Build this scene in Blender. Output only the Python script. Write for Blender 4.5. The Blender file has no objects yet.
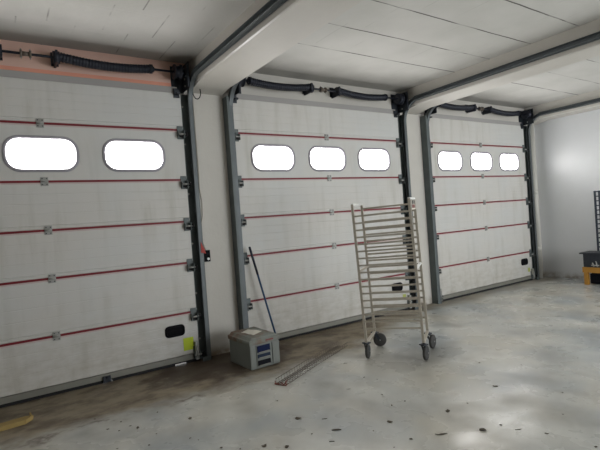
import bpy, bmesh, math, random
from mathutils import Vector, Matrix, Quaternion
random.seed(7)
scene = bpy.context.scene
COL = scene.collection
PI = math.pi

# ------------------------------------------------------------------ materials
def lin(c):
    return tuple(((v/12.92) if v <= .04045 else ((v+.055)/1.055)**2.4) for v in c)
def srgb(r, g, b): return lin((r/255, g/255, b/255)) + (1,)

def nodes(name):
    m = bpy.data.materials.new(name); m.use_nodes = True
    nt = m.node_tree
    return m, nt, nt.nodes['Principled BSDF']
def N(nt, t, **k):
    n = nt.nodes.new(t)
    for a, b in k.items(): setattr(n, a, b)
    return n
def mix(nt, fac, a, b, blend='MIX'):
    n = N(nt, 'ShaderNodeMix', data_type='RGBA', blend_type=blend)
    for sock, v in ((n.inputs[0], fac), (n.inputs[6], a), (n.inputs[7], b)):
        if hasattr(v, 'is_output'): nt.links.new(v, sock)
        else: sock.default_value = v
    return n.outputs[2]
def math_(nt, op, a, b=None, c=None, clamp=False):
    n = N(nt, 'ShaderNodeMath', operation=op, use_clamp=clamp)
    for i, v in enumerate((a, b, c)):
        if v is None: continue
        if hasattr(v, 'is_output'): nt.links.new(v, n.inputs[i])
        else: n.inputs[i].default_value = v
    return n.outputs[0]
def noise(nt, vec, scale, detail=4, rough=.55, stretch=None):
    if stretch:
        mp = N(nt, 'ShaderNodeMapping'); mp.inputs['Scale'].default_value = stretch
        nt.links.new(vec, mp.inputs['Vector']); vec = mp.outputs[0]
    n = N(nt, 'ShaderNodeTexNoise'); n.inputs['Scale'].default_value = scale
    n.inputs['Detail'].default_value = detail; n.inputs['Roughness'].default_value = rough
    nt.links.new(vec, n.inputs['Vector'])
    return n.outputs['Fac']
def ramp(nt, fac, lo, hi):
    n = N(nt, 'ShaderNodeMapRange', interpolation_type='SMOOTHSTEP')
    nt.links.new(fac, n.inputs[0]); n.inputs[1].default_value = lo; n.inputs[2].default_value = hi
    return n.outputs[0]
def bump(nt, b, h, strength, dist=.01):
    n = N(nt, 'ShaderNodeBump'); n.inputs['Strength'].default_value = strength; n.inputs['Distance'].default_value = dist
    nt.links.new(h, n.inputs['Height']); nt.links.new(n.outputs[0], b.inputs['Normal'])
def coord(nt): return N(nt, 'ShaderNodeTexCoord').outputs['Object']

def simple(name, col, rough=.6, metal=0., var=.08, scale=12, spec=.5):
    m, nt, b = nodes(name)
    v = coord(nt); n = noise(nt, v, scale)
    dark = tuple(c*(1-var*2) for c in col[:3]) + (1,)
    nt.links.new(mix(nt, n, dark, tuple(min(1, c*(1+var)) for c in col[:3])+(1,)), b.inputs['Base Color'])
    b.inputs['Roughness'].default_value = rough; b.inputs['Metallic'].default_value = metal
    b.inputs['Specular IOR Level'].default_value = spec
    return m

M = {}
M['slate'] = simple('slate galvanised steel', srgb(96, 104, 104), .55, .1, .15, 6)
M['track'] = simple('zinc track steel', srgb(96, 102, 104), .5, .2, .12, 8)
M['darksteel'] = simple('dark steel', srgb(48, 53, 60), .5, .3, .15, 14)
M['coil'] = simple('dark oiled spring steel', srgb(28, 32, 44), .45, .3, .2, 30)
M['black'] = simple('black plastic', srgb(10, 11, 15), .75, 0, .1, 20, .15)
M['rubber'] = simple('black rubber', srgb(22, 22, 24), .8, 0, .1, 20)
M['galv'] = simple('bright galvanised steel', srgb(165, 165, 160), .4, .4, .12, 40)
M['red'] = simple('dark red seal', srgb(122, 20, 34), .5, 0, .12, 5)
M['pinkhaze'] = simple('pink joint haze', srgb(200, 182, 178), .6, 0, .05, 5)
M['frame'] = simple('grey window surround', srgb(160, 157, 164), .5, 0, .05, 10)
M['alu'] = simple('dull aluminium', srgb(132, 131, 122), .5, .15, .12, 5)
M['steel'] = simple('brushed stainless steel', srgb(188, 180, 166), .4, .2, .1, 20)
M['steelglint'] = simple('highlight tinted stainless steel', srgb(246, 246, 242), .35, .05, .04, 20)  # paler copy of the steel, paints the highlight on the end bars
M['wheelgrey'] = simple('worn grey rubber', srgb(64, 63, 61), .8, 0, .2, 20)
M['wire'] = simple('weathered wire', srgb(112, 102, 92), .6, .3, .25, 20)
M['rust'] = simple('rusty wire end', srgb(128, 66, 52), .8, .1, .25, 30)
M['boxgrey'] = simple('grey moulded plastic', srgb(122, 126, 121), .55, 0, .06, 8)
M['boxnavy'] = simple('navy plastic', srgb(12, 26, 64), .6, 0, .1, 12, .15)
M['boxdark'] = simple('dark drawer plastic', srgb(10, 12, 22), .6, 0, .1, 12, .15)
M['boxmid'] = simple('slate blue plastic', srgb(40, 52, 70), .6, 0, .1, 12, .15)
M['paper'] = simple('white paper', srgb(216, 212, 200), .8, 0, .03, 12)
M['redink'] = simple('red label print', srgb(126, 70, 66), .7, 0, .1, 30)
M['bluepole'] = simple('blue lacquered pole', srgb(30, 70, 108), .4, 0, .12, 6)
M['navygrip'] = simple('dark navy grip', srgb(24, 32, 52), .5, 0, .1, 6)
M['lime'] = simple('lime sticker', srgb(190, 208, 40), .6, 0, .06, 20)
M['limedull'] = simple('faded lime sticker', srgb(168, 176, 92), .7, 0, .06, 20)
M['card'] = simple('brown cardboard', srgb(172, 148, 92), .85, 0, .1, 6)
M['leaf'] = simple('dry leaf', srgb(88, 78, 64), .85, 0, .3, 30)
M['pipe'] = simple('off white pipe', srgb(200, 198, 190), .5, 0, .05, 6)
M['yellow'] = simple('orange yellow paint', srgb(176, 126, 46), .6, 0, .12, 8)
M['blackwire'] = simple('dark rack steel', srgb(50, 58, 70), .5, .3, .1, 12)
M['redflag'] = simple('red plastic tag', srgb(168, 52, 42), .6, 0, .05, 12)
M['cablegrey'] = simple('pale cable', srgb(176, 168, 156), .6, 0, .05, 12)
M['white'] = simple('white plastic', srgb(230, 230, 228), .5, 0, .02, 12)
M['salmon'] = simple('salmon painted lintel', srgb(222, 184, 168), .7, 0, .05, 3)

M['salmonedge'] = simple('salmon orange edge paint', srgb(230, 160, 136), .7, 0, .05, 3)
M['strip'] = simple('grey head filler', srgb(166, 163, 160), .8, 0, .05, 3)
# panels: off-white ribbed sheet, faint dirt runs
def panel_mat():
    m, nt, b = nodes('off white sheet steel panel'); v = coord(nt)
    big = noise(nt, v, .9, 3)
    streak = noise(nt, v, 3.0, 5, .6, (2.2, 1, .25))
    c = mix(nt, ramp(nt, streak, .45, .75), srgb(206, 203, 197), srgb(190, 187, 178))
    c = mix(nt, ramp(nt, big, .35, .7), c, srgb(203, 203, 200))
    sp = N(nt, 'ShaderNodeSeparateXYZ'); nt.links.new(v, sp.inputs[0])
    low = ramp(nt, sp.outputs['Z'], 1.1, .0)
    g = noise(nt, v, 5, 6, .65, (1, 1, 2.5))
    c = mix(nt, math_(nt, 'MULTIPLY', math_(nt, 'MULTIPLY', low, .7), ramp(nt, g, .2, .95)), c, srgb(150, 142, 122))
    nt.links.new(c, b.inputs['Base Color'])
    w = noise(nt, v, 60, 2, .5, (.15, 1, 6))
    bump(nt, b, w, .12, .004)
    b.inputs['Roughness'].default_value = .5
    return m
M['panel'] = panel_mat()

def wall_mat(name, base, dark, gloss=.7):
    m, nt, b = nodes(name); v = coord(nt)
    a = noise(nt, v, .8, 4); f = noise(nt, v, 18, 6, .6)
    c = mix(nt, ramp(nt, a, .3, .75), base, dark)
    c = mix(nt, ramp(nt, f, .62, .8), c, dark)
    sp = N(nt, 'ShaderNodeSeparateXYZ'); nt.links.new(v, sp.inputs[0])
    low = ramp(nt, sp.outputs['Z'], .16, .0)
    g = noise(nt, v, 4, 6, .65)
    c = mix(nt, math_(nt, 'MULTIPLY', low, ramp(nt, g, .35, .65)), c, srgb(128, 112, 92))
    nt.links.new(c, b.inputs['Base Color']); bump(nt, b, f, .25, .01)
    b.inputs['Roughness'].default_value = gloss
    return m
M['wall'] = wall_mat('off white painted plaster', srgb(208, 204, 196), srgb(196, 192, 184))
M['wallright'] = wall_mat('white painted wall', srgb(216, 218, 220), srgb(208, 210, 210), .36)
M['wallright'].node_tree.nodes['Principled BSDF'].inputs['Specular IOR Level'].default_value = .9
M['beam'] = wall_mat('painted concrete beam', srgb(202, 198, 190), srgb(192, 188, 180), .6)
M['beamedge'] = simple('glossy worn beam edge', srgb(214, 212, 206), .30, 0, .03, 4)

def ceiling_mat():
    m, nt, b = nodes('painted ceiling blocks'); v = coord(nt)
    sp = N(nt, 'ShaderNodeSeparateXYZ'); nt.links.new(v, sp.inputs[0])
    X, Y = sp.outputs['X'], sp.outputs['Y']
    a = noise(nt, v, 1.1, 4); f = noise(nt, v, 14, 5)
    c = mix(nt, ramp(nt, a, .3, .7), srgb(208, 206, 201), srgb(196, 195, 189))
    # long mortar seams across the room every 0.565 m
    wob = math_(nt, 'MULTIPLY', math_(nt, 'SUBTRACT', noise(nt, v, 3, 2), .5), .02)
    yy = math_(nt, 'ADD', math_(nt, 'ADD', Y, 1.042), wob)
    t = math_(nt, 'ABSOLUTE', math_(nt, 'SUBTRACT', math_(nt, 'FRACT', math_(nt, 'ADD', math_(nt, 'DIVIDE', yy, .571), .5)), .5))
    seam = ramp(nt, t, .020, .008)
    dash = ramp(nt, noise(nt, v, 1.3, 3, .6, (1, 2.5, 1)), .40, .56)
    right = math_(nt, 'MULTIPLY', ramp(nt, X, 2.2, 2.5), ramp(nt, Y, -.85, -1.0))
    c = mix(nt, math_(nt, 'MULTIPLY', math_(nt, 'MULTIPLY', seam, dash), right), c, srgb(70, 66, 62))
    c = mix(nt, math_(nt, 'MULTIPLY', math_(nt, 'MULTIPLY', seam, right), .22), c, srgb(110, 106, 100))
    soot = math_(nt, 'MULTIPLY', ramp(nt, math_(nt, 'ADD', Y, math_(nt, 'MULTIPLY', a, .5)), -.75, .25), .5)
    c = mix(nt, soot, c, srgb(120, 116, 110))
    # faint cross seams every 0.48 m, staggered
    row = math_(nt, 'MODULO', math_(nt, 'FLOOR', math_(nt, 'ADD', math_(nt, 'DIVIDE', Y, .565), 20)), 2)
    xx = math_(nt, 'ADD', math_(nt, 'DIVIDE', math_(nt, 'SUBTRACT', X, .51), .48), math_(nt, 'MULTIPLY', row, .5))
    tx = math_(nt, 'ABSOLUTE', math_(nt, 'SUBTRACT', math_(nt, 'FRACT', math_(nt, 'ADD', xx, .5)), .5))
    dash2 = ramp(nt, noise(nt, v, 2.1, 3, .6, (1, 1, 1)), .42, .62)
    k = math_(nt, 'MULTIPLY', ramp(nt, tx, .020, .006), math_(nt, 'MULTIPLY', dash2, math_(nt, 'ADD', math_(nt, 'MULTIPLY', ramp(nt, X, 2.1, 1.9), .45), .15)))
    c = mix(nt, k, c, srgb(92, 90, 86))
    nt.links.new(c, b.inputs['Base Color'])
    bump(nt, b, math_(nt, 'SUBTRACT', f, seam), .3, .01)
    b.inputs['Roughness'].default_value = .8
    return m
M['ceiling'] = ceiling_mat()

def floor_mat():
    m, nt, b = nodes('polished grey concrete'); v = coord(nt)
    sp = N(nt, 'ShaderNodeSeparateXYZ'); nt.links.new(v, sp.inputs[0])
    X, Y = sp.outputs['X'], sp.outputs['Y']
    big = noise(nt, v, .8, 3, .5); mid = noise(nt, v, 2.2, 4, .55); fine = noise(nt, v, 30, 4, .7)
    c = mix(nt, ramp(nt, big, .32, .68), srgb(160, 166, 168), srgb(196, 192, 180))
    c = mix(nt, math_(nt, 'MULTIPLY', ramp(nt, mid, .42, .85), .6), c, srgb(112, 108, 98))
    c = mix(nt, math_(nt, 'MULTIPLY', ramp(nt, noise(nt, v, 1.4, 3, .5, (1.3, .8, 1)), .42, .74), .7), c, srgb(210, 210, 203))
    c = mix(nt, math_(nt, 'MULTIPLY', ramp(nt, fine, .6, .78), .3), c, srgb(116, 112, 100))
    # brown dirt that has drifted against the doors
    w = noise(nt, v, 1.6, 5, .6)
    d = math_(nt, 'ADD', Y, math_(nt, 'MULTIPLY', w, .8))             # edge wanders
    edge = math_(nt, 'ADD', math_(nt, 'MULTIPLY', ramp(nt, X, 3.2, 5.6), .72), -1.02)
    band = math_(nt, 'SUBTRACT', d, edge)
    bandm = ramp(nt, band, .18, .58)
    dirt = mix(nt, ramp(nt, noise(nt, v, 3.2, 6, .65, (.8, 1.3, 1)), .36, .62), srgb(88, 72, 54), srgb(138, 126, 104))
    fade = math_(nt, 'SUBTRACT', 1, math_(nt, 'MULTIPLY', ramp(nt, X, 4.2, 7.5), .45))
    c = mix(nt, math_(nt, 'MULTIPLY', math_(nt, 'MULTIPLY', bandm, .93), fade), c, dirt)
    # dark damp patch by the box and the first pillar
    dx = math_(nt, 'DIVIDE', math_(nt, 'SUBTRACT', X, 2.1), .95)
    dy = math_(nt, 'DIVIDE', math_(nt, 'ADD', Y, .28), .62)
    rr = math_(nt, 'ADD', math_(nt, 'ADD', math_(nt, 'MULTIPLY', dx, dx), math_(nt, 'MULTIPLY', dy, dy)), math_(nt, 'MULTIPLY', math_(nt, 'SUBTRACT', noise(nt, v, 5, 6, .65), .5), 2.4))
    wet = ramp(nt, rr, 1.25, .35)
    c = mix(nt, math_(nt, 'MULTIPLY', wet, .85), c, srgb(62, 48, 38))
    # dark tide line in front of the first door
    tl = math_(nt, 'ABSOLUTE', math_(nt, 'SUBTRACT', band, .34))
    k = math_(nt, 'MULTIPLY', ramp(nt, tl, .05, .0), math_(nt, 'MULTIPLY', ramp(nt, noise(nt, v, 4, 5, .6), .42, .6), .7))
    k = math_(nt, 'MULTIPLY', k, ramp(nt, X, 3.2, 1.2))
    c = mix(nt, k, c, srgb(70, 50, 40))
    # mottled darker patch under the trolley
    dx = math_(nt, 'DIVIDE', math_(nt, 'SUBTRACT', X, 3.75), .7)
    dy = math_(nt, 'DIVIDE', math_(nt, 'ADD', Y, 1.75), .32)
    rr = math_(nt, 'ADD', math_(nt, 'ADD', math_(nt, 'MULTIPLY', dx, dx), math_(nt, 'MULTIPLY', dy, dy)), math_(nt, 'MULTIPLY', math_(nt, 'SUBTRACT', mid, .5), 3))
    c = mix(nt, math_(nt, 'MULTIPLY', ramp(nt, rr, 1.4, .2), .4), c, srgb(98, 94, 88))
    nt.links.new(c, b.inputs['Base Color'])
    r = math_(nt, 'ADD', math_(nt, 'MULTIPLY', ramp(nt, mid, .30, .75), .22), .20)
    r = math_(nt, 'ADD', r, math_(nt, 'MULTIPLY', bandm, .35))
    nt.links.new(r, b.inputs['Roughness'])
    b.inputs['Specular IOR Level'].default_value = .5
    bump(nt, b, fine, .10, .004)
    return m
M['floor'] = floor_mat()

def emis(name, col, s):
    m, nt, b = nodes(name)
    b.inputs['Base Color'].default_value = (.8, .8, .8, 1)
    b.inputs['Emission Color'].default_value = col; b.inputs['Emission Strength'].default_value = s
    return m
M['pane'] = emis('daylit acrylic pane', (1, .985, .97, 1), 17)

# ------------------------------------------------------------------ mesh helpers
class MB:
    def __init__(s): s.bm = bmesh.new(); s.mats = []
    def mi(s, m):
        if m not in s.mats: s.mats.append(m)
        return s.mats.index(m)
    def box(s, a, b, m=None, bev=0., rot=None, piv=None):
        x0, y0, z0 = (min(a[i], b[i]) for i in range(3)); x1, y1, z1 = (max(a[i], b[i]) for i in range(3))
        t = bmesh.new()
        bmesh.ops.create_cube(t, size=1)
        for v in t.verts: v.co = Vector(((x0+x1)/2+v.co.x*(x1-x0), (y0+y1)/2+v.co.y*(y1-y0), (z0+z1)/2+v.co.z*(z1-z0)))
        if bev: bmesh.ops.bevel(t, geom=t.edges[:], offset=bev, segments=2, affect='EDGES', profile=.6)
        if rot is not None:
            piv = Vector(piv) if piv is not None else Vector(((x0+x1)/2, (y0+y1)/2, (z0+z1)/2))
            bmesh.ops.transform(t, matrix=Matrix.Translation(piv) @ rot @ Matrix.Translation(-piv), verts=t.verts)
        return s._add(t, m)
    def _add(s, t, m, smooth=False):
        i = s.mi(m)
        mp = {v: s.bm.verts.new(v.co) for v in t.verts}
        for f in t.faces:
            try: g = s.bm.faces.new([mp[v] for v in f.verts])
            except ValueError: continue
            g.material_index = i; g.smooth = smooth
        t.free(); return s
    def tube(s, pts, r, m=None, seg=10, caps=True):
        pts = [Vector(p) for p in pts]; n = len(pts)
        rs = r if isinstance(r, (list, tuple)) else [r]*n
        i = s.mi(m); rings = []; up = None
        for k, p in enumerate(pts):
            d = (pts[min(k+1, n-1)] - pts[max(k-1, 0)]).normalized()
            if up is None:
                up = Vector((0, 0, 1)) if abs(d.z) < .9 else Vector((1, 0, 0))
            a = d.cross(up).normalized(); up = a.cross(d).normalized()
            rings.append([s.bm.verts.new(p + (a*math.cos(2*PI*j/seg) + up*math.sin(2*PI*j/seg))*rs[k]) for j in range(seg)])
        for k in range(n-1):
            for j in range(seg):
                f = s.bm.faces.new((rings[k][j], rings[k][(j+1) % seg], rings[k+1][(j+1) % seg], rings[k+1][j]))
                f.material_index = i; f.smooth = seg > 5
        if caps:
            f = s.bm.faces.new(rings[0][::-1]); f.material_index = i
            f = s.bm.faces.new(rings[-1]); f.material_index = i
        return s
    def bar(s, a, b, w, h, m=None, up=(0, 0, 1)):       # rectangular bar between two points
        a, b = Vector(a), Vector(b); d = (b-a).normalized(); u = Vector(up)
        if abs(d.dot(u)) > .95: u = Vector((1, 0, 0))
        x = d.cross(u).normalized(); u = x.cross(d).normalized(); i = s.mi(m)
        q = []
        for p in (a, b):
            q.append([s.bm.verts.new(p + x*sx*w/2 + u*sy*h/2) for sx, sy in ((-1, -1), (1, -1), (1, 1), (-1, 1))])
        fs = [q[0][::-1], q[1]] + [[q[0][j], q[0][(j+1) % 4], q[1][(j+1) % 4], q[1][j]] for j in range(4)]
        for f in fs: s.bm.faces.new(f).material_index = i
        return s
    def prism(s, prof, axis, a, b, m=None):             # closed profile extruded along an axis (0 x, 1 y, 2 z)
        i = s.mi(m); R = []
        for t in (a, b):
            row = []
            for (u, v) in prof:
                c = [0, 0, 0]; c[axis] = t; o = [k for k in range(3) if k != axis]; c[o[0]] = u; c[o[1]] = v
                row.append(s.bm.verts.new(c))
            R.append(row)
        n = len(prof)
        for j in range(n): s.bm.faces.new((R[0][j], R[0][(j+1) % n], R[1][(j+1) % n], R[1][j])).material_index = i
        s.bm.faces.new(R[0][::-1]).material_index = i; s.bm.faces.new(R[1]).material_index = i
        return s
    def sweep(s, prof, frames, m=None):                 # open-section profile swept over (origin, u, v) frames
        i = s.mi(m); R = [[s.bm.verts.new(o + u*a + v*b) for a, b in prof] for o, u, v in frames]; n = len(prof)
        for k in range(len(R)-1):
            for j in range(n): s.bm.faces.new((R[k][j], R[k][(j+1) % n], R[k+1][(j+1) % n], R[k+1][j])).material_index = i
        s.bm.faces.new(R[0][::-1]).material_index = i; s.bm.faces.new(R[-1]).material_index = i
        return s
    def build(s, name, mat, parent=None, origin=None):
        bmesh.ops.recalc_face_normals(s.bm, faces=s.bm.faces[:])
        me = bpy.data.meshes.new(name)
        o = bpy.data.objects.new(name, me)
        if parent is not None:
            o.parent = parent; org = parent_world(parent)
            o.location = (0, 0, 0) if origin is None else Vector(origin)-org
            sh = org if origin is None else Vector(origin)
        else:
            sh = Vector(origin) if origin is not None else Vector((0, 0, 0)); o.location = sh
        for v in s.bm.verts: v.co -= sh
        s.bm.to_mesh(me); s.bm.free()
        for k in s.mats: me.materials.append(k if k is not None else mat)
        COL.objects.link(o); return o
def parent_world(o):
    v = Vector((0, 0, 0))
    while o is not None: v = v + o.location; o = o.parent
    return v
def tag(o, label, cat, group=None, kind=None):
    o['label'] = label; o['category'] = cat
    if group: o['group'] = group
    if kind: o['kind'] = kind
    return o
def empty(name, loc, label, cat, group=None, kind=None):
    o = bpy.data.objects.new(name, None); o.location = loc; o.empty_display_size = .1; COL.objects.link(o)
    return tag(o, label, cat, group, kind)
def struct(name, mb, mat, label, cat, origin=None):
    return tag(mb.build(name, mat, None, origin), label, cat, None, 'structure')

# ------------------------------------------------------------------ measured layout (metres)
CEIL = 3.58; BU = 3.295                       # ceiling, beam underside
XR = 9.73; XL = -5.0; YB = -9.0
DW = 2.98                                    # door leaf width
DOORS = [.44, 4.072, 7.727]
ZJ = [2.760, 2.168, 1.671, 1.1805, .593]     # section joints
ZTOP = 3.20
WY = .05                                     # plaster face; the leaf stands 5 cm proud of it

# ------------------------------------------------------------------ shell
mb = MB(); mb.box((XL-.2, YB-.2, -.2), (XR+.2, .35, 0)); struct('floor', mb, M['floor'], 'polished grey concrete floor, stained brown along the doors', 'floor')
mb = MB(); mb.box((XL-.2, YB-.2, CEIL), (XR+.2, .35, CEIL+.2)); struct('ceiling', mb, M['ceiling'], 'grey painted block ceiling with dark seams', 'ceiling')
mb = MB()
xs = [XL-.2]
for c in DOORS: xs += [c-DW/2+.05, c+DW/2-.05]
xs.append(XR+.2)
for k in range(0, len(xs), 2): mb.box((xs[k], WY, 0), (xs[k+1], .35, CEIL))
for k in range(1, len(xs)-1, 2): mb.box((xs[k], WY, 3.17), (xs[k+1], .35, CEIL))
struct('wall_front', mb, M['wall'], 'off-white plastered wall that holds the three sectional doors', 'wall')
mb = MB(); mb.box((XR, YB-.2, 0), (XR+.2, WY, CEIL)); struct('wall_right', mb, M['wallright'], 'bare white end wall behind the yellow bin', 'wall')
mb = MB(); mb.box((XL-.2, YB-.2, 0), (XL, WY, CEIL)); struct('wall_left', mb, M['wall'], 'plain white wall at the other end of the hall', 'wall')
# back wall with a wide open loading doorway and a window
mb = MB()
OP = (4.6, 9.2, 3.1)
mb.box((XL, YB-.2, 0), (OP[0], YB, CEIL)); mb.box((OP[1], YB-.2, 0), (XR, YB, CEIL)); mb.box((OP[0], YB-.2, OP[2]), (OP[1], YB, CEIL))
struct('wall_back', mb, M['wall'], 'white wall opposite the doors with a wide open doorway', 'wall')

# beams with a small chamfer along the lower edges
BEAMS = [(-1.57, -1.10), (2.065, 2.545), (5.70, 6.13), (9.365, XR)]
BL = ['white concrete ceiling beam left of the first door', 'broad white ceiling beam above the pillar behind the grey box',
      'white ceiling beam above the pillar behind the tray trolley', 'white ceiling beam along the top of the end wall']
for k, (a, b) in enumerate(BEAMS):
    c = .012; mb = MB()
    mb.prism([(a, CEIL+.01), (a, BU+c), (a+c, BU), (b-c, BU), (b, BU+c), (b, CEIL+.01)], 1, YB, WY)
    # the beam deepens a little where it lands on its pillar
    mb.prism([(-.34, BU+.002), (WY, BU-.062), (WY, BU+.002)], 0, a+.004, b-.055)
    ei = mb.mi(M['beamedge'])
    for f in mb.bm.faces:
        q = f.calc_center_median()
        if abs(q.z-(BU+c/2)) < 1e-4: f.material_index = ei
    struct('trim_%d' % (k+1), mb, M['beam'], BL[k], 'beam')
# lintel facings above each door
LB = ['salmon pink lintel band above the door with a lime sticker', 'off-white lintel band above the middle door', 'off-white lintel band above the door next to the end wall']
for k, c in enumerate(DOORS):
    mb = MB(); x0 = BEAMS[k][1]; x1 = BEAMS[k+1][0]
    prof = [(WY+.01, 3.275), (WY-.018, 3.275), (WY-.018, 3.50), (WY-.005, CEIL+.005), (WY+.01, CEIL+.005)]
    mb.prism(prof, 0, x0+.002, x1-.002)
    if k == 0: mb.box((x0+.002, WY-.021, 3.275), (x1-.002, WY-.017, 3.32), M['salmonedge'])
    struct('trim_%d' % (k+5), mb, M['salmon'] if k == 0 else M['beam'], LB[k], 'lintel')
# the grey filler under each lintel is built with its door
# ------------------------------------------------------------------ sectional doors
def rr_ray(th, hx, hz, r):
    """distance from the centre to a rounded rectangle's edge along angle th"""
    c, s = abs(math.cos(th)), abs(math.sin(th))
    t = min(hx/c if c > 1e-9 else 1e9, hz/s if s > 1e-9 else 1e9)
    x, z = c*t, s*t
    if x > hx-r and z > hz-r:
        ax, az = hx-r, hz-r; B = -(c*ax+s*az); C = ax*ax+az*az-r*r
        t = -B+math.sqrt(max(0, B*B-C))
    return t
def ring_pts(cx, cz, hx, hz, r, angs): return [(cx+math.cos(t)*rr_ray(t, hx, hz, r), cz+math.sin(t)*rr_ray(t, hx, hz, r)) for t in angs]

WHX, WHZ, WR = .31, .152, .118
WZ = 2.449; WP = .9125
def window_section(cx, z0, z1):
    mb = MB(); bm = mb.bm; mb.mi(None)
    x0, x1 = cx-DW/2, cx+DW/2
    cells = [(x0, cx-WP/2), (cx-WP/2, cx+WP/2), (cx+WP/2, x1)]
    for i, (a, b) in enumerate(cells):
        wx = cx+(i-1)*WP
        angs = [2*PI*k/72 for k in range(72)]
        cors = [math.atan2(z-WZ, x-wx) % (2*PI) for x in (a, b) for z in (z0, z1)]
        angs = sorted(set(angs+cors))
        def outer(t):
            c, s = math.cos(t), math.sin(t)
            tx = ((b-wx)/c if c > 0 else (a-wx)/c) if abs(c) > 1e-9 else 1e9
            tz = ((z1-WZ)/s if s > 0 else (z0-WZ)/s) if abs(s) > 1e-9 else 1e9
            t_ = min(tx, tz); return (wx+c*t_, WZ+s*t_)
        inn = ring_pts(wx, WZ, WHX+.02, WHZ+.02, WR+.02, angs); out = [outer(t) for t in angs]
        n = len(angs); L = []
        for y in (0, .04):
            L.append(([bm.verts.new((p[0], y, p[1])) for p in inn], [bm.verts.new((p[0], y, p[1])) for p in out]))
        for k in range(n):
            j = (k+1) % n
            bm.faces.new((L[0][0][k], L[0][0][j], L[0][1][j], L[0][1][k]))
            bm.faces.new((L[1][0][k], L[1][0][j], L[1][1][j], L[1][1][k]))
            bm.faces.new((L[0][0][k], L[0][0][j], L[1][0][j], L[1][0][k]))
            bm.faces.new((L[0][1][k], L[0][1][j], L[1][1][j], L[1][1][k]))
    bmesh.ops.remove_doubles(bm, verts=bm.verts[:], dist=1e-5)
    return mb
def plain_section(cx, z0, z1, lip):
    """ribbed sheet: profile in (y, z)"""
    pr = [(.04, z0), (.006, z0), (0, z0+.006)]
    if lip: pr += [(0, z0+.030), (.006, z0+.034), (.006, z0+.038), (0, z0+.042)]
    n = 4; h = (z1-z0-.08)/n
    for k in range(1, n):
        z = z0+.06+k*h; pr += [(0, z-.005), (.0022, z), (0, z+.005)]
    pr += [(0, z1-.006), (.006, z1), (.04, z1)]
    mb = MB(); mb.prism(pr, 0, cx-DW/2, cx+DW/2); return mb

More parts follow.
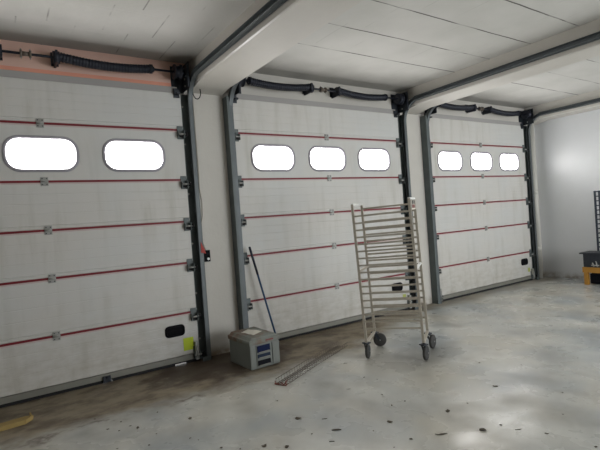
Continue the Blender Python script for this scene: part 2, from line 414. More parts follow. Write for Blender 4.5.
def make_door(n, cx, label):
    root = empty('door_%d' % n, (cx, 0, 0), label, 'sectional door', None, 'structure')
    x0, x1 = cx-DW/2, cx+DW/2
    zs = [ZTOP]+ZJ+[.10]; g = .0105
    for k in range(6):
        zt = zs[k]-(g if k else 0); zb = zs[k+1]+(g if k < 5 else 0)
        if k == 1:
            window_section(cx, zb, zt).build('window_panel', M['panel'], root)
        else: plain_section(cx, zb, zt, k < 5).build('panel', M['panel'], root)
    for z in ZJ:
        mb = MB(); mb.box((x0+.004, -.003, z-g-.001), (x1-.004, .035, z+g+.001), bev=.002); mb.build('joint_strip', M['red'], root)
        mb = MB(); mb.box((x0+.004, -.0015, z-g-.016), (x1-.004, .004, z-g-.0015)); mb.build('joint_haze', M['pinkhaze'], root)  # pale pink line: haze around the red joint put into colour
        # centre hinge
        mb = MB()
        mb.box((cx-.035, -.009, z-.045), (cx+.035, .0, z+.045), bev=.003)
        mb.tube([(cx-.032, -.014, z), (cx+.032, -.014, z)], .010, seg=10)
        for sx in (-.02, .02):
            for sz in (-.03, .03): mb.tube([(cx+sx, -.008, z+sz), (cx+sx, -.014, z+sz)], .006, M['darksteel'], seg=6)
        mb.build('hinge', M['galv'], root)
    # windows
    for i in (-1, 0, 1):
        wx = cx+i*WP; angs = [2*PI*k/64 for k in range(64)]
        mb = MB(); mb.mi(None); bm = mb.bm; rings = []
        for (e, y) in ((.034, .002), (.031, -.010), (.010, -.013), (.0, -.006), (.0, .035)):
            rings.append([bm.verts.new((p[0], y, p[1])) for p in ring_pts(wx, WZ, WHX+e, WHZ+e, WR+e, angs)])
        for a in range(len(rings)-1):
            for k in range(64):
                j = (k+1) % 64; f = bm.faces.new((rings[a][k], rings[a][j], rings[a+1][j], rings[a+1][k])); f.smooth = True
        w = mb.build('window_frame', M['frame'], root)
        mb = MB(); mb.mi(None); bm = mb.bm; R = []
        for y in (.012, .016):
            R.append([bm.verts.new((p[0], y, p[1])) for p in ring_pts(wx, WZ, WHX+.003, WHZ+.003, WR, angs)])
        bm.faces.new(R[0]); bm.faces.new(R[1][::-1])
        for k in range(64):
            j = (k+1) % 64; bm.faces.new((R[0][k], R[0][j], R[1][j], R[1][k]))
        mb.build('pane', M['pane'], w)
    # bottom rail and rubber seal (two worn notches let daylight through)
    mb = MB(); mb.box((x0, -.006, .034), (x1, .042, .098), bev=.004); mb.box((x0, -.012, .088), (x1, -.004, .098)); mb.build('bottom_rail', M['alu'], root)
    gaps = {1: [(.405, .435), (.49, .50), (1.19, 1.33)], 2: [(.9, .97)], 3: []}[n]
    a = x0; mb = MB()
    for (s, e) in gaps+[(9, 9)]:
        b = min(cx+s, x1) if s < 9 else x1
        if b > a: mb.box((a, .006, .001), (b, .034, .034))
        if s < 9: a = cx+e
    for (s, e) in gaps: mb.box((cx+s, .006, .018), (cx+e, .034, .034))
    mb.build('bottom_seal', M['rubber'], root)
    if n == 1:
        mb = MB(); mb.box((cx+.40, -.03, .012), (cx+.48, -.006, .075), bev=.004); mb.tube([(cx+.44, -.028, .05), (cx+.44, -.045, .07)], .008, seg=8); mb.build('floor_bolt', M['darksteel'], root)
    mb = MB(); mb.box((x0+.03, .012, 3.19), (x1-.03, .049, 3.274)); mb.build('top_filler', M['strip'], root)  # plain grey filler between leaf top and lintel
    # recessed grip
    hx = cx+1.215; angs = [2*PI*k/40 for k in range(40)]
    mb = MB(); mb.mi(None); bm = mb.bm; rings = []
    for (hw, hh, y) in ((.118, .068, .002), (.116, .066, -.010), (.100, .050, -.012), (.095, .045, .0005), (.02, .01, .0005)):
        rings.append([bm.verts.new((p[0], y-.002, p[1])) for p in ring_pts(hx, .405, hw, hh, min(.045, hh*.7), angs)])
    for a in range(len(rings)-1):
        for k in range(40):
            j = (k+1) % 40; bm.faces.new((rings[a][k], rings[a][j], rings[a+1][j], rings[a+1][k]))
    bm.faces.new(rings[-1])
    hd = mb.build('recessed_handle', M['black'], root)
    mb = MB(); mb.box((hx-.085, -.010, .395), (hx+.085, -.004, .412), bev=.002); mb.build('grip_bar', M['black'], hd)
    # sticker
    mb = MB(); s = .062 if n == 1 else .035; mb.box((cx+1.365-s, -.0022, .225-s*1.2), (cx+1.365+s, -.0002, .225+s*1.2)); mb.build('sticker', M['lime'] if n == 1 else M['limedull'], root)['label'] = 'lime green sticker'
    # roller brackets at both edges
    for sgn in (-1, 1):
        ex = cx+sgn*(DW/2)
        for z in ZJ+[.14]:
            mb = MB()
            a, b = ex-sgn*.075, ex-sgn*.005
            mb.box((a, -.010, z-.11), (b, 0, z+.045), bev=.003)
            mb.box((a, -.055, z-.095), (a+sgn*.006, -.008, z-.02))
            mb.box((b-sgn*.006, -.065, z-.105), (b, -.008, z-.01))
            mb.tube([(a, -.045, z-.055), (ex+sgn*.02, -.045, z-.055)], .011, M['galv'], 8)
            br = mb.build('roller_bracket', M['slate'], root)
            mb = MB(); mb.tube([(ex+sgn*.012, -.045, z-.055), (ex+sgn*.034, -.045, z-.055)], .024, seg=16)
            mb.tube([(ex-sgn*.065, -.03, z-.07), (ex-sgn*.01, -.03, z-.07)], .02, seg=10)
            mb.build('roller', M['rubber'], br)
        mb = MB()   # top bracket
        mb.box((ex-sgn*.085, -.014, 3.14), (ex-sgn*.015, 0, 3.25), bev=.003); mb.box((ex-sgn*.07, -.09, 3.17), (ex-sgn*.03, -.012, 3.19))
        mb.build('top_bracket', M['darksteel'], root)
        mb = MB(); mb.box((ex-sgn*.06, -.05, .03), (ex-sgn*.02, -.012, .24), bev=.003); mb.tube([(ex-sgn*.04, -.055, .05), (ex-sgn*.04, -.055, .20)], .008, seg=8)
        mb.build('bottom_bracket', M['galv'], root)
    return root
make_door(1, DOORS[0], 'white sectional door under the salmon lintel, with red joint strips')
make_door(2, DOORS[1], 'white sectional door behind the tray trolley, with red joint strips')
make_door(3, DOORS[2], 'white sectional door next to the end wall, with red joint strips')

# ------------------------------------------------------------------ tracks
def make_track(cx, sgn, label):
    ex = cx+sgn*DW/2; root = empty('door_track', (ex+sgn*.09, .04, 0), label, 'door track', 'steel tracks of the sectional doors')
    mn = lambda a, b: (min(a, b), max(a, b))
    # wall angle
    mb = MB(); t = .004; a0 = ex-sgn*.02; w0 = ex+(.118 if sgn > 0 else -.088)
    mb.box((a0, WY-.006, 0), (w0, WY-.001, 3.2)); mb.box((w0-sgn*t, -.075, 0), (w0, WY-.001, 3.2))
    if sgn < 0: mb.box((w0, -.079, 0), (w0+.030, -.075, 3.2))
    for z in (.25, .8, 1.4, 2.0, 2.6, 3.05): mb.tube([(a0+sgn*.05, WY-.004, z), (a0+sgn*.05, WY-.016, z)], .012, M['galv'], 6)
    mb.build('wall_angle', M['slate'], root)
    # C-shaped track: vertical, quarter turn, horizontal
    X = Vector((sgn, 0, 0)); ZT = 3.385; R = .33; yv = -.045
    fr = []
    hx = ex+(.093 if sgn > 0 else -.034)
    def fra(p, nrm): fr.append((Vector(p), X, Vector(nrm)))
    fra((hx, yv, .005), (0, 1, 0)); fra((hx, yv, ZT-R), (0, 1, 0))
    for k in range(1, 13):
        t_ = k/12*PI/2; fra((hx+(.030*k/12 if sgn < 0 else 0), yv-R+R*math.cos(t_), ZT-R+R*math.sin(t_)), (0, math.cos(t_), math.sin(t_)))
    if sgn < 0: hx += .030
    fra((hx, YB+4.6, ZT+.012), (0, 0, 1))
    w, h, t = .026, .028, .004
    prof = [(-w, h), (w, h), (w, -h), (-w, -h), (-w, -h+t), (w-t, -h+t), (w-t, h-t), (-w, h-t)]
    mb = MB(); mb.sweep(prof, fr); mb.build('rail', M['track'], root)
    # angle that stiffens the horizontal run
    mb = MB(); xo = hx+sgn*w if sgn > 0 else hx+w
    sg2 = 1
    mb.box((xo, YB+4.6, ZT-.036), (xo+.004, -.30, ZT+.034)); mb.box((xo, YB+4.6, ZT+.030), (xo-.045, -.30, ZT+.034)); mb.build('top_angle', M['track'], root)
    for y in (-4.2,):
        mb = MB(); mb.box((xo+.0045, y-.02, ZT-.03), (xo+.0085, y+.02, CEIL-.001)); mb.box((xo-.04, y-.02, CEIL-.006), (xo+.0045, y+.02, CEIL-.001)); mb.build('hanger', M['slate'], root)
    # foot plate
    mb = MB(); mb.box((ex+sgn*.005, -.09, 0), (ex+sgn*.10, -.0755, .05), bev=.003); mb.build('foot_plate', M['slate'], root)
TL = {(0, 1): 'dark steel track on the pillar side of the salmon-lintel door, beside the black button box', (1, -1): 'slate steel track of the middle door, behind the grey plastic box',
      (1, 1): 'dark steel track of the middle door, seen through the tray trolley', (2, -1): 'slate steel track of the end door, just past the tray trolley',
      (2, 1): 'dark steel track between the end door and the white pipe'}
for (k, s), l in TL.items(): make_track(DOORS[k], s, l)

# ------------------------------------------------------------------ torsion springs
SL = ['black torsion spring shaft on the salmon lintel', 'black torsion spring shaft above the middle door', 'black torsion spring shaft above the end door, beside the end wall']
def make_springs(k):
    cx = DOORS[k]; sc = cx-.065; z0 = 3.41; y0 = -.115
    root = empty('torsion_spring_shaft', (sc, .03, z0), SL[k], 'door spring', 'torsion spring shafts above the doors')
    mb = MB(); mb.tube([(cx-1.465, y0, z0), (cx+1.548, y0, z0)], .013, seg=12); mb.build('shaft', M['coil'], root)
    for s, L in ((-1, .90), (1, .90)):
        a = sc+s*.275
        n = 150; pts = []; rs = []
        for i in range(n+1):
            t = i/n; pts.append((a+s*L*t, y0, z0+.012*(1-t)-.035*math.sin(PI*t)**.8)); rs.append(.046+.0035*math.sin(i*PI/2.5))
        mb = MB(); mb.tube(pts, rs, seg=16)
        mb.build('spring', M['coil'], root)
        e = a+s*L
        mb = MB(); mb.tube([(e, y0, z0), (e+s*.03, y0, z0)], .052, seg=16); mb.tube([(e+s*.03, y0, z0), (e+s*.05, y0, z0)], .03, seg=12)
        mb.build('winding_cone', M['coil'], root)
        # bearing plate on the wall
        b = sc+s*.245
        mb = MB(); mb.box((b-.012, y0-.055, z0-.062), (b+.012, WY-.02, z0+.062), bev=.004); mb.box((b-.035, WY-.032, z0-.045), (b+.035, WY-.0185, z0+.095), bev=.003)
        mb.tube([(b-.03, y0, z0), (b+.03, y0, z0)], .062, seg=18)
        mb.build('bearing_plate', M['coil'], root)
        # cable drum and end bearing
        d = cx+(1.44 if s > 0 else -1.40)
        mb = MB(); mb.tube([(d-s*.05, y0, z0), (d-s*.04, y0, z0), (d-s*.035, y0, z0), (d+s*.015, y0, z0), (d+s*.02, y0, z0), (d+s*.035, y0, z0)], [.085, .085, .068, .072, .088, .088], seg=22)
        mb.build('cable_drum', M['coil'], root)
        mb = MB(); f = d+(.098 if s > 0 else -.055)
        mb.box((f-.004, y0-.09, z0-.19), (f+.004, WY-.02, z0+.11)); mb.box((f-s*.14, WY-.026, z0-.20), (f+s*.008, WY-.0185, z0+.11))
        mb.box((f-s*.02, y0-.09, z0-.18), (f, y0-.084, z0+.10)); mb.tube([(f-s*.02, y0, z0), (f+s*.010, y0, z0)], .045, seg=14)
        for q in (-.14, -.06, .06): mb.tube([(f-s*.012, y0+.04, z0+q), (f+s*.012, y0+.04, z0+q)], .011, M['galv'], 6)
        mb.build('end_bracket', M['darksteel'], root)
    mb = MB()
    c = sc-.02
    for q in (-.05, .03): mb.tube([(c+q, y0, z0), (c+q+.018, y0, z0)], .036, seg=16)
    mb.tube([(c-.032, y0, z0), (c+.03, y0, z0)], .022, seg=12)
    for q in (-.041, .039): mb.tube([(c+q, y0, z0-.048), (c+q, y0, z0+.048)], .007, M['galv'], 6)
    mb.build('shaft_coupling', M['wire'], root)
for k in range(3): make_springs(k)

# ------------------------------------------------------------------ things on the first pillar
root = empty('push_button_switch', (2.125, WY, 1.23), 'small black button box with a white button on the pillar', 'control box')
mb = MB(); mb.box((2.088, WY-.045, 1.165), (2.162, WY-.001, 1.305), bev=.006); mb.build('housing', M['black'], root)
mb = MB(); mb.tube([(2.132, WY-.044, 1.20), (2.132, WY-.056, 1.20)], .016, seg=14); mb.build('button', M['white'], root)['label'] = 'round white button'
mb = MB(); mb.tube([(2.132, WY-.044, 1.262), (2.132, WY-.052, 1.262)], .013, seg=14); mb.build('button', M['boxdark'], root)
mb = MB()
pts = [(2.12, WY-.008, 1.3055)]
for t in range(1, 11): pts.append((2.12-.056*math.sin(t/10*PI/2), WY-.008, 1.3055+t*.03))
mb.tube(pts, .005, seg=6)
pts = [(2.062, WY-.008, 1.606), (2.09, WY-.008, 1.64), (2.115, WY-.008, 1.74), (2.12, WY-.008, 1.9), (2.10, WY-.008, 2.05), (2.105, WY-.008, 2.3), (2.10, WY-.008, 3.0), (2.10, WY-.008, 3.22)]
mb.tube(pts, .004, seg=6)
tag(mb.build('control_cable', M['cablegrey'], None, (2.1, WY, 1.6)), 'thin pale cable running up the pillar from the button box', 'cable')
mb = MB()
pts = [(2.11+.05*math.sin(t/16*2*PI)*(1 if t < 17 else 1), -.07, 3.30-.085*(1-math.cos(t/16*2*PI))) for t in range(17)]
mb.tube(pts, .006, seg=7); mb.box((2.085, -.10, 3.28), (2.135, WY-.002, 3.36), bev=.004)
tag(mb.build('cable_loop', M['black'], None, (2.11, -.02, 3.3)), 'black cable loop hanging from a small box under the ceiling beam', 'cable')
mb = MB(); mb.prism([(2.018, 1.42), (2.014, 1.29), (2.075, 1.27), (2.058, 1.33)], 1, -.0795, -.0765)
tag(mb.build('warning_tag', M['redflag'], None, (2.04, -.078, 1.33)), 'small red pointed tag on the track beside the black button box', 'tag')
# downpipe in the corner
root = empty('downpipe', (9.56, -.02, 0), 'off-white vertical pipe in the corner by the end door', 'pipe')
mb = MB(); mb.tube([(9.50, -.005, 0), (9.50, -.005, BU)], .05, seg=20); mb.build('pipe', M['pipe'], root)
for z in (.62, 1.82):
    mb = MB(); mb.tube([(9.50, -.005, z-.05), (9.50, -.005, z+.05)], .057, seg=20); mb.build('coupling', M['pipe'], root)

# ------------------------------------------------------------------ grey plastic box
bx = Vector((2.175, -.335, 0)); F = Vector((2.190, -.828, 0)); Rr = Vector((2.575, -.812, 0))
ang = math.atan2((Rr-F).y, (Rr-F).x); Wd = (Rr-F).length; Dp = .50
root = empty('storage_box', (F.x, F.y, 0), 'grey plastic box with navy drawers and paper on its lid', 'box')
root.rotation_euler = (0, 0, ang)
def local(mb, name, mat, parent, label=None):
    o = mb.build(name, mat, None); o.parent = parent
    if label: o['label'] = label
    return o
mb = MB(); mb.box((.006, .006, .0), (Wd-.006, Dp-.006, .272), bev=.014); body = local(mb, 'body', M['boxgrey'], root)
mb = MB(); mb.box((-.006, -.008, .268), (Wd+.006, Dp+.006, .318), bev=.012)
mb.prism([(.012, .316), (Wd-.012, .316), (Wd-.04, .345), (.04, .345)], 1, .012, Dp-.01)
m_, nt, b_ = nodes('dusty grey lid'); v_ = coord(nt)
nt.links.new(mix(nt, ramp(nt, noise(nt, v_, 5, 5), .38, .6), srgb(124, 128, 121), srgb(118, 98, 84)), b_.inputs['Base Color']); b_.inputs['Roughness'].default_value = .7
lid = local(mb, 'lid', m_, root)
mb = MB(); mb.box((.20, -.011, .29), (.30, -.0079, .306)); local(mb, 'lid_label', M['redink'], root, 'faded red label')
mb = MB(); mb.box((.080, -.003, .025), (.262, .008, .262), bev=.004); local(mb, 'drawer_frame', M['boxgrey'], root)
for (z0, z1, mk, l) in ((.178, .252, 'boxnavy', 'navy blue drawer front'), (.118, .158, 'boxmid', 'slate blue drawer front'), (.035, .092, 'boxdark', 'dark drawer front')):
    mb = MB(); mb.box((.090, -.012, z0), (.252, -.002, z1), bev=.004); d = local(mb, 'drawer', M[mk], root, l)
    mb = MB(); mb.box((.10, -.020, z0-.004), (.242, -.011, z0+.007), bev=.003); h = mb.build('handle', M['alu'], None); h.parent = d
mb = MB(); mb.box((.285, -.004, .02), (Wd-.01, .007, .262), bev=.004); local(mb, 'side_trim', M['boxgrey'], root)
# paper, laid flat on the lid
mb = MB(); q = [Vector((2.262, -.49, .3465)), Vector((2.390, -.405, .3465)), Vector((2.472, -.609, .3465)), Vector((2.312, -.701, .3465))]
n = 8; grid = [[None]*(n+1) for _ in range(n+1)]; mb.mi(None)
for i in range(n+1):
    for j in range(n+1):
        u, v = i/n, j/n; p = (q[0]*(1-u)+q[3]*u)*(1-v)+(q[1]*(1-u)+q[2]*u)*v
        p.z += .006*abs(math.sin(u*5+v*2))*(u*(1-u)*4); grid[i][j] = mb.bm.verts.new(p)
for i in range(n):
    for j in range(n): mb.bm.faces.new((grid[i][j], grid[i+1][j], grid[i+1][j+1], grid[i][j+1]))
o = mb.build('paper_sheet', M['paper'], None, (2.33, -.63, .346)); md = o.modifiers.new('thick', 'SOLIDIFY'); md.thickness = .0015; md.offset = 1
tag(o, 'white sheet of paper lying on the grey box', 'paper')

# blue pole leaning on the door track
a = Vector((2.934, -.16, .012)); b = Vector((2.655, -.088, 1.30)); root = empty('broom_pole', a, 'blue pole leaning against the door track behind the grey box', 'pole')
c = a.lerp(b, .72)
mb = MB(); mb.tube([a, c], .0125, seg=12); mb.build('pole', M['bluepole'], root)
mb = MB(); mb.tube([c, b-(b-a)*.005, b], [.014, .015, .008], seg=12); mb.build('grip', M['navygrip'], root)['label'] = 'dark navy upper grip'

# ------------------------------------------------------------------ bakery tray trolley
P = {'A': Vector((3.362, -1.403, 0)), 'B': Vector((3.775, -1.162, 0)), 'C': Vector((3.74, -1.906, 0)), 'D': Vector((4.124, -1.67, 0))}
# square it up
cen = sum(P.values(), Vector())/4
u = ((P['C']-P['A'])+(P['D']-P['B'])).normalized(); v = Vector((-u.y, u.x, 0))
if v.dot(P['B']-P['A']) < 0: v = -v
LU = ((P['C']-P['A']).length+(P['D']-P['B']).length)/4; LV = ((P['B']-P['A']).length+(P['D']-P['C']).length)/4
rt = Vector((.833, -.553, 0)); fwd = Vector((.553, .833, 0))
TR = Matrix.Rotation(math.radians(-1.9), 3, fwd)      # the frame stands slightly out of plumb
def T(s, t, z):
    p = u*LU*s + v*LV*t + Vector((0, 0, z))
    return cen - rt*.028 + TR @ p
root = empty('tray_trolley', cen, 'tall stainless steel tray trolley on black castors, standing empty', 'trolley')
H = 1.735; cs = {'A': (-1, -1), 'B': (-1, 1), 'C': (1, -1), 'D': (1, 1)}
ZB = .185
for k, (s, t) in cs.items():
    mb = MB(); mb.bar(T(s, t, ZB), T(s, t, H), .027, .027, up=u); mb.build('post', M['steel'], root)
zl = [1.672-.0785*k for k in range(18)]
for t in (-1, 1):
    for z in (zl[1:] if t < 0 else zl):
        mb = MB(); o_ = v*(.002*-t)
        mb.bar(T(-1, t, z)+o_, T(1, t, z)+o_, .020, .004, up=(0, 0, 1)); mb.bar(T(-1, t, z)+v*t*.008+Vector((0, 0, .008)), T(1, t, z)+v*t*.008+Vector((0, 0, .008)), .004, .018)
        mb.build('tray_runner', M['steel'], root)
for s in (-1, 1):
    mb = MB(); mb.bar(T(s, -1, H), T(s, 1, H), .028, .022); mb.build('top_bar', M['steelglint'], root)
    mb = MB(); mb.bar(T(s, -1, .985), T(s, 1, .985), .024, .024); mb.build('middle_bar', M['steelglint' if s > 0 else 'steel'], root)
    mb = MB(); mb.bar(T(s, -1, .185), T(s, 1, .185), .028, .022); mb.build('bottom_bar', M['steel'], root)
# label hung at the corner of the top bar
mb = MB(); p0 = T(1, -.80, H-.065); p1 = T(1, -.30, H-.065)
p0 = T(1, -.86, H-.07)+u*.017; p1 = T(1, .55, H-.07)+u*.017; mb.bar(p0, p1, .004, .105); lb = mb.build('label_plate', M['paper'], root)
mb = MB(); o_ = u*.004+Vector((0, 0, -.016)); mb.bar(p0.lerp(p1, .08)+o_, p0.lerp(p1, .80)+o_, .003, .038); mb.build('label_print', M['redink'], lb)
for q in (.14, .56): mb = MB(); o_ = u*.004+Vector((0, 0, .028)); mb.bar(p0.lerp(p1, q)+o_, p0.lerp(p1, q+.24)+o_, .003, .040); mb.build('label_mark', M['boxdark'], lb)
# castors
for i, (k, (s, t)) in enumerate(cs.items()):
    top = T(s, t, ZB); g = P[k].copy(); g.z = 0
    th = [2.2, .9, 2.0, 1.9][i]; ax = Vector((math.cos(th), math.sin(th), 0)); dr = Vector((-ax.y, ax.x, 0))
    W = g+Vector((0, 0, .0785)); R = .078
    mb = MB(); mb.tube([top+Vector((0, 0, .02)), Vector((top.x, top.y, .176))], .014, seg=10)
    mb.box((top.x-.036, top.y-.036, .166), (top.x+.036, top.y+.036, .178), bev=.004)
    mb.tube([(top.x, top.y, .168), (top.x, top.y, .160)], .026, seg=14)
    for sg in (-1, 1):
        o_ = ax*sg*.022
        mb.bar(Vector((top.x, top.y, .164))+o_, W+o_, .004, .040, up=dr)
    mb.bar(Vector((top.x, top.y, .163))-ax*.024, Vector((top.x, top.y, .163))+ax*.024, .05, .006)
    mb.tube([W-ax*.028, W+ax*.028], .008, M['galv'], 8)
    ca = mb.build('castor', M['darksteel'], root)
    mb = MB()
    prof = [(-.0205, .020), (-.018, .066), (-.012, .0775), (.012, .0775), (.018, .066), (.0205, .020)]
    mb.tube([W+ax*a_ for a_, r_ in prof], [r_ for a_, r_ in prof], seg=28)
    mb.build('wheel', M['wheelgrey'], ca)

# ------------------------------------------------------------------ wire mesh length on the floor
a = Vector((2.245, -1.475, 0)); b = Vector((3.50, -.875, 0)); d = (b-a).normalized(); n_ = Vector((-d.y, d.x, 0)); L = (b-a).length; Wm = .125
root = empty('wire_mesh_tray', a, 'long narrow wire mesh tray lying on the floor with rusty ends', 'wire tray')
mb = MB()
def wp(s, t, z): return a+d*s+n_*t+Vector((0, 0, z))
for t, z in ((0, .012), (.0, .05), (.10, .006), (Wm, .006), (Wm, .055)): mb.tube([wp(0, t, z), wp(L*.5, t, z+.002), wp(L, t, z)], .0030, seg=6)
mb.build('long_wires', M['wire'], root)
mb = MB()
k = 0
while k*.05 < L: mb.tube([wp(k*.05, 0, .05), wp(k*.05, 0, .009), wp(k*.05, .02, .0035), wp(k*.05, Wm, .0035), wp(k*.05, Wm+.006, .06)], .0018, seg=5); k += 1
mb.build('cross_wires', M['wire'], root)
mb = MB()
for t in (0, .10, Wm): mb.tube([wp(-.03, t, .012), wp(.0, t, .012)], .005, seg=6)
mb.tube([wp(-.02, 0, .055), wp(-.02, 0, .012), wp(-.02, .02, .008), wp(-.02, Wm, .008), wp(-.02, Wm, .04)], .005, seg=6)
mb.tube([wp(.01, 0, .055), wp(-.01, .03, .010), wp(.03, .09, .008)], .005, seg=6)
mb.build('end_wires', M['rust'], root)['label'] = 'rusty bent end wires'

# ------------------------------------------------------------------ cardboard piece at the first door
mb = MB(); mb.mi(None)
pp = [(-.35, -.50), (.10, -.44), (.17, -.47), (.16, -.54), (.10, -.62), (-.35, -.66)]
mb.prism([(x, y) for x, y in pp], 2, .0, .012)
mb.bar((.145, -.475, .02), (.150, -.56, .022), .012, .05); mb.bar((-.35, -.662, .02), (.10, -.618, .02), .010, .035); mb.bar((.10, -.62, .02), (.155, -.55, .02), .010, .035)
tag(mb.build('cardboard_piece', M['card'], None, (-.05, -.55, 0)), 'torn brown cardboard piece on the dirty floor by the door', 'cardboard')

# ------------------------------------------------------------------ leaves and crumbs of dirt
LV_ = [(.60,-.95),(.65,-1.25),(.72,-1.35),(.77,-1.18),(.85,-1.41),(.94,-1.62),(1.07,-1.20),(.64,-1.66),(.84,-1.77),(.81,-1.32),
(1.25,-1.53),(1.98,-1.73),(1.92,-2.16),(1.24,-2.18),(1.34,-2.29),(1.12,-1.88),(1.16,-1.95),(1.49,-2.37),(1.61,-2.49),(1.85,-2.45),
(3.06,-1.36),(2.61,-1.96),(2.41,-2.70),(2.03,-2.53),(2.07,-2.31),(1.89,-2.64),(2.92,-1.83),(2.97,-1.96),(2.78,-2.50),(2.64,-2.49),(2.88,-2.87),(2.53,-3.08),(2.16,-2.99),(2.33,-2.99),(2.74,-2.27),(2.22,-2.72),
(3.58,-2.82),(3.11,-2.88),(2.80,-3.24),(2.98,-3.39),(2.96,-3.27),(4.25,-2.67),(3.84,-3.27),(4.80,-2.94),(3.44,-3.47),(3.12,-3.84),(4.03,-2.35),(3.07,-3.55)]
big = {(.85,-1.41),(1.92,-2.16),(3.58,-2.82),(2.88,-2.87),(2.41,-2.70),(2.80,-3.24),(1.49,-2.37),(1.61,-2.49),(2.03,-2.53),(2.53,-3.08),(1.25,-1.53)}
long_ = {(3.06,-1.36),(2.61,-1.96),(2.53,-3.08),(2.98,-3.39),(2.03,-2.53),(2.07,-2.31),(1.89,-2.64)}
protos = []
for q in range(5):
    mb = MB(); mb.mi(None); bm = mb.bm; n = 9; top = []; bot = []
    c0 = bm.verts.new((0, 0, .006)); c1 = bm.verts.new((0, 0, .001))
    for k in range(n):
        th = 2*PI*k/n; r = random.uniform(.55, 1.15)*.020; x, y = r*math.cos(th)*1.3, r*math.sin(th)*.8
        z = .003+.010*abs(math.sin(th+q))*random.uniform(.3, 1)
        top.append(bm.verts.new((x, y, z+.0015))); bot.append(bm.verts.new((x, y, z-.0028)))
    for k in range(n):
        j = (k+1) % n; bm.faces.new((c0, top[k], top[j])); bm.faces.new((c1, bot[j], bot[k])); bm.faces.new((top[k], bot[k], bot[j], top[j]))
    bmesh.ops.recalc_face_normals(bm, faces=bm.faces[:]); me = bpy.data.meshes.new('dry_leaf'); bm.to_mesh(me); bm.free(); me.materials.append(M['leaf']); protos.append(me)
for i, (x, y) in enumerate(LV_):
    o = bpy.data.objects.new('dry_leaf', protos[i % 5]); COL.objects.link(o)
    s = random.uniform(.35, .6)
    if (x, y) in big: s = random.uniform(.9, 1.2)
    sx, sy = (2.0, .45) if (x, y) in long_ else (1, 1)
    o.location = (x, y, 0); o.scale = (s*sx, s*sy, s*.8)
    o.rotation_euler = (0, 0, -.58 if (x, y) in long_ else random.uniform(0, 6.28))
    tag(o, 'small dark dry leaf scrap scattered on the open concrete floor', 'leaf', 'dry leaf scraps on the floor')

# ------------------------------------------------------------------ by the end wall: dark rack and yellow bin
root = empty('wire_rack', (9.55, -1.25, 0), 'tall dark steel rack with many rungs against the end wall', 'rack')
x0, x1, y0, y1 = 9.50, 9.68, -1.72, -1.155
for (x, y) in ((x0, y0), (x0, y1), (x1, y0), (x1, y1)):
    mb = MB(); mb.bar((x, y, 0), (x, y, 1.74), .028, .028, up=(0, 1, 0)); mb.build('post', M['blackwire'], root)
for k in range(19):
    z = 1.725-k*.088
    mb = MB(); mb.bar((x0, y0, z), (x0, y1, z), .014, .018); mb.bar((x1, y0, z), (x1, y1, z), .014, .018); mb.bar((x0, y1, z), (x1, y1, z), .014, .018); mb.build('shelf_rung', M['blackwire'], root)
root = empty('parts_bin', (9.2, -1.2, 0), 'orange-yellow framed bin with a dark grey top by the end wall', 'bin')
X0, X1, Y0, Y1 = 9.10, 9.46, -1.86, -1.06
mb = MB(); mb.box((X0-.02, Y0, .575), (X1+.02, Y1+.06, .60), bev=.004); mb.build('top', M['darksteel'], root)
mb = MB(); mb.box((X0, Y0, .33), (X0+.012, Y1, .583)); mb.box((X1-.012, Y0, .33), (X1, Y1, .583)); mb.box((X0+.012, Y1-.012, .33), (X1-.012, Y1, .583)); mb.box((X0+.012, Y0, .33), (X1-.012, Y1-.012, .342)); mb.build('tub', M['darksteel'], root)
mb = MB(); mb.box((X0-.018, Y0, .23), (X0-.002, Y1+.018, .33)); mb.box((X0-.002, Y1+.002, .23), (X1+.002, Y1+.018, .33)); mb.build('rim', M['yellow'], root)
for (x, y) in ((X0+.03, Y1-.03), (X1-.03, Y1-.03), (X0+.03, Y0+.03), (X1-.03, Y0+.03)):
    mb = MB(); mb.box((x-.035, y-.035, 0), (x+.035, y+.035, .329), bev=.005); mb.build('leg', M['yellow'], root)
mb = MB(); mb.box((X0+.07, Y0+.07, .02), (X1-.07, Y1-.07, .20)); mb.box((X0+.08, Y0+.08, .20), (X0+.10, Y1-.10, .229)); mb.build('lower_box', M['boxdark'], root)
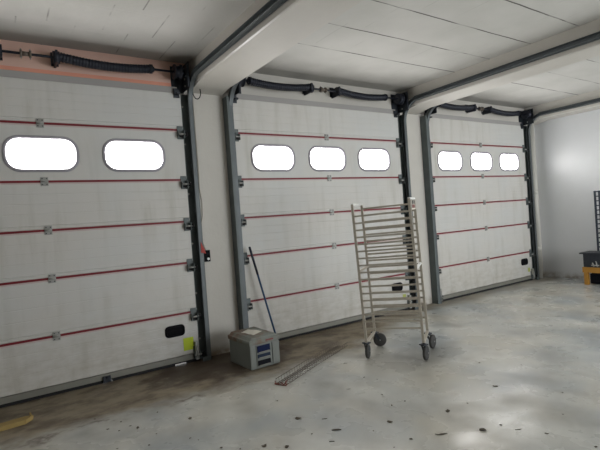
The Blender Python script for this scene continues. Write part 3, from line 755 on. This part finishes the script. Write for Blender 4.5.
mb = MB(); mb.tube([(X0-.010, -1.24, .345), (X0-.012, -1.22, .42)], .012, seg=8); mb.tube([(X0-.010, -1.30, .345), (X0-.014, -1.28, .45)], .010, seg=8); mb.tube([(X0-.012, -1.33, .37), (X0-.012, -1.20, .37)], .012, seg=8)
mb.build('clamp', M['galv'], root)['label'] = 'silver clamps on the side'

# ------------------------------------------------------------------ ground outside and sky
mb = MB(); mb.box((-14, .36, -.25), (20, 12, -.02)); tag(mb.build('yard_ground', simple('pale yard paving', srgb(190, 188, 180), .8), None), 'pale paved yard outside the doors', 'ground', None, 'structure')
w = bpy.data.worlds.new('sky'); scene.world = w; w.use_nodes = True
bg = w.node_tree.nodes['Background']; bg.inputs[0].default_value = (.86, .93, 1, 1); bg.inputs[1].default_value = 3.0

def area(name, loc, rot, sx, sy, e, col=(1, 1, 1)):
    l = bpy.data.lights.new(name, 'AREA'); l.shape = 'RECTANGLE'; l.size = sx; l.size_y = sy; l.energy = e; l.color = col
    o = bpy.data.objects.new(name, l); o.location = loc; o.rotation_euler = rot; COL.objects.link(o); return o
# daylight entering by the open doorway in the back wall
area('doorway_daylight', ((OP[0]+OP[1])/2, YB+.05, OP[2]/2), (math.radians(90), 0, 0), OP[1]-OP[0], OP[2]-.1, 225, (.97, .985, 1))

# ------------------------------------------------------------------ camera
cam = bpy.data.cameras.new('camera'); co = bpy.data.objects.new('camera', cam); COL.objects.link(co)
fw = Vector((0.55303742, 0.83306686, -0.01221605)); r = Vector((0.83051907, -0.55239324, -0.07141277)); up = Vector((0.06623968, -0.02934827, 0.99737204))
m4 = Matrix(((r.x, up.x, -fw.x, 0), (r.y, up.y, -fw.y, -5.2809), (r.z, up.z, -fw.z, 1.6), (0, 0, 0, 1)))
co.matrix_world = m4
cam.sensor_width = 36; cam.sensor_fit = 'HORIZONTAL'; cam.lens = 456.985/600*36; cam.clip_start = .05
scene.camera = co
vs = scene.view_settings; vs.view_transform = 'Standard'; vs.look = 'None'; vs.gamma = 1; vs.use_curve_mapping = False; vs.exposure = 0.0
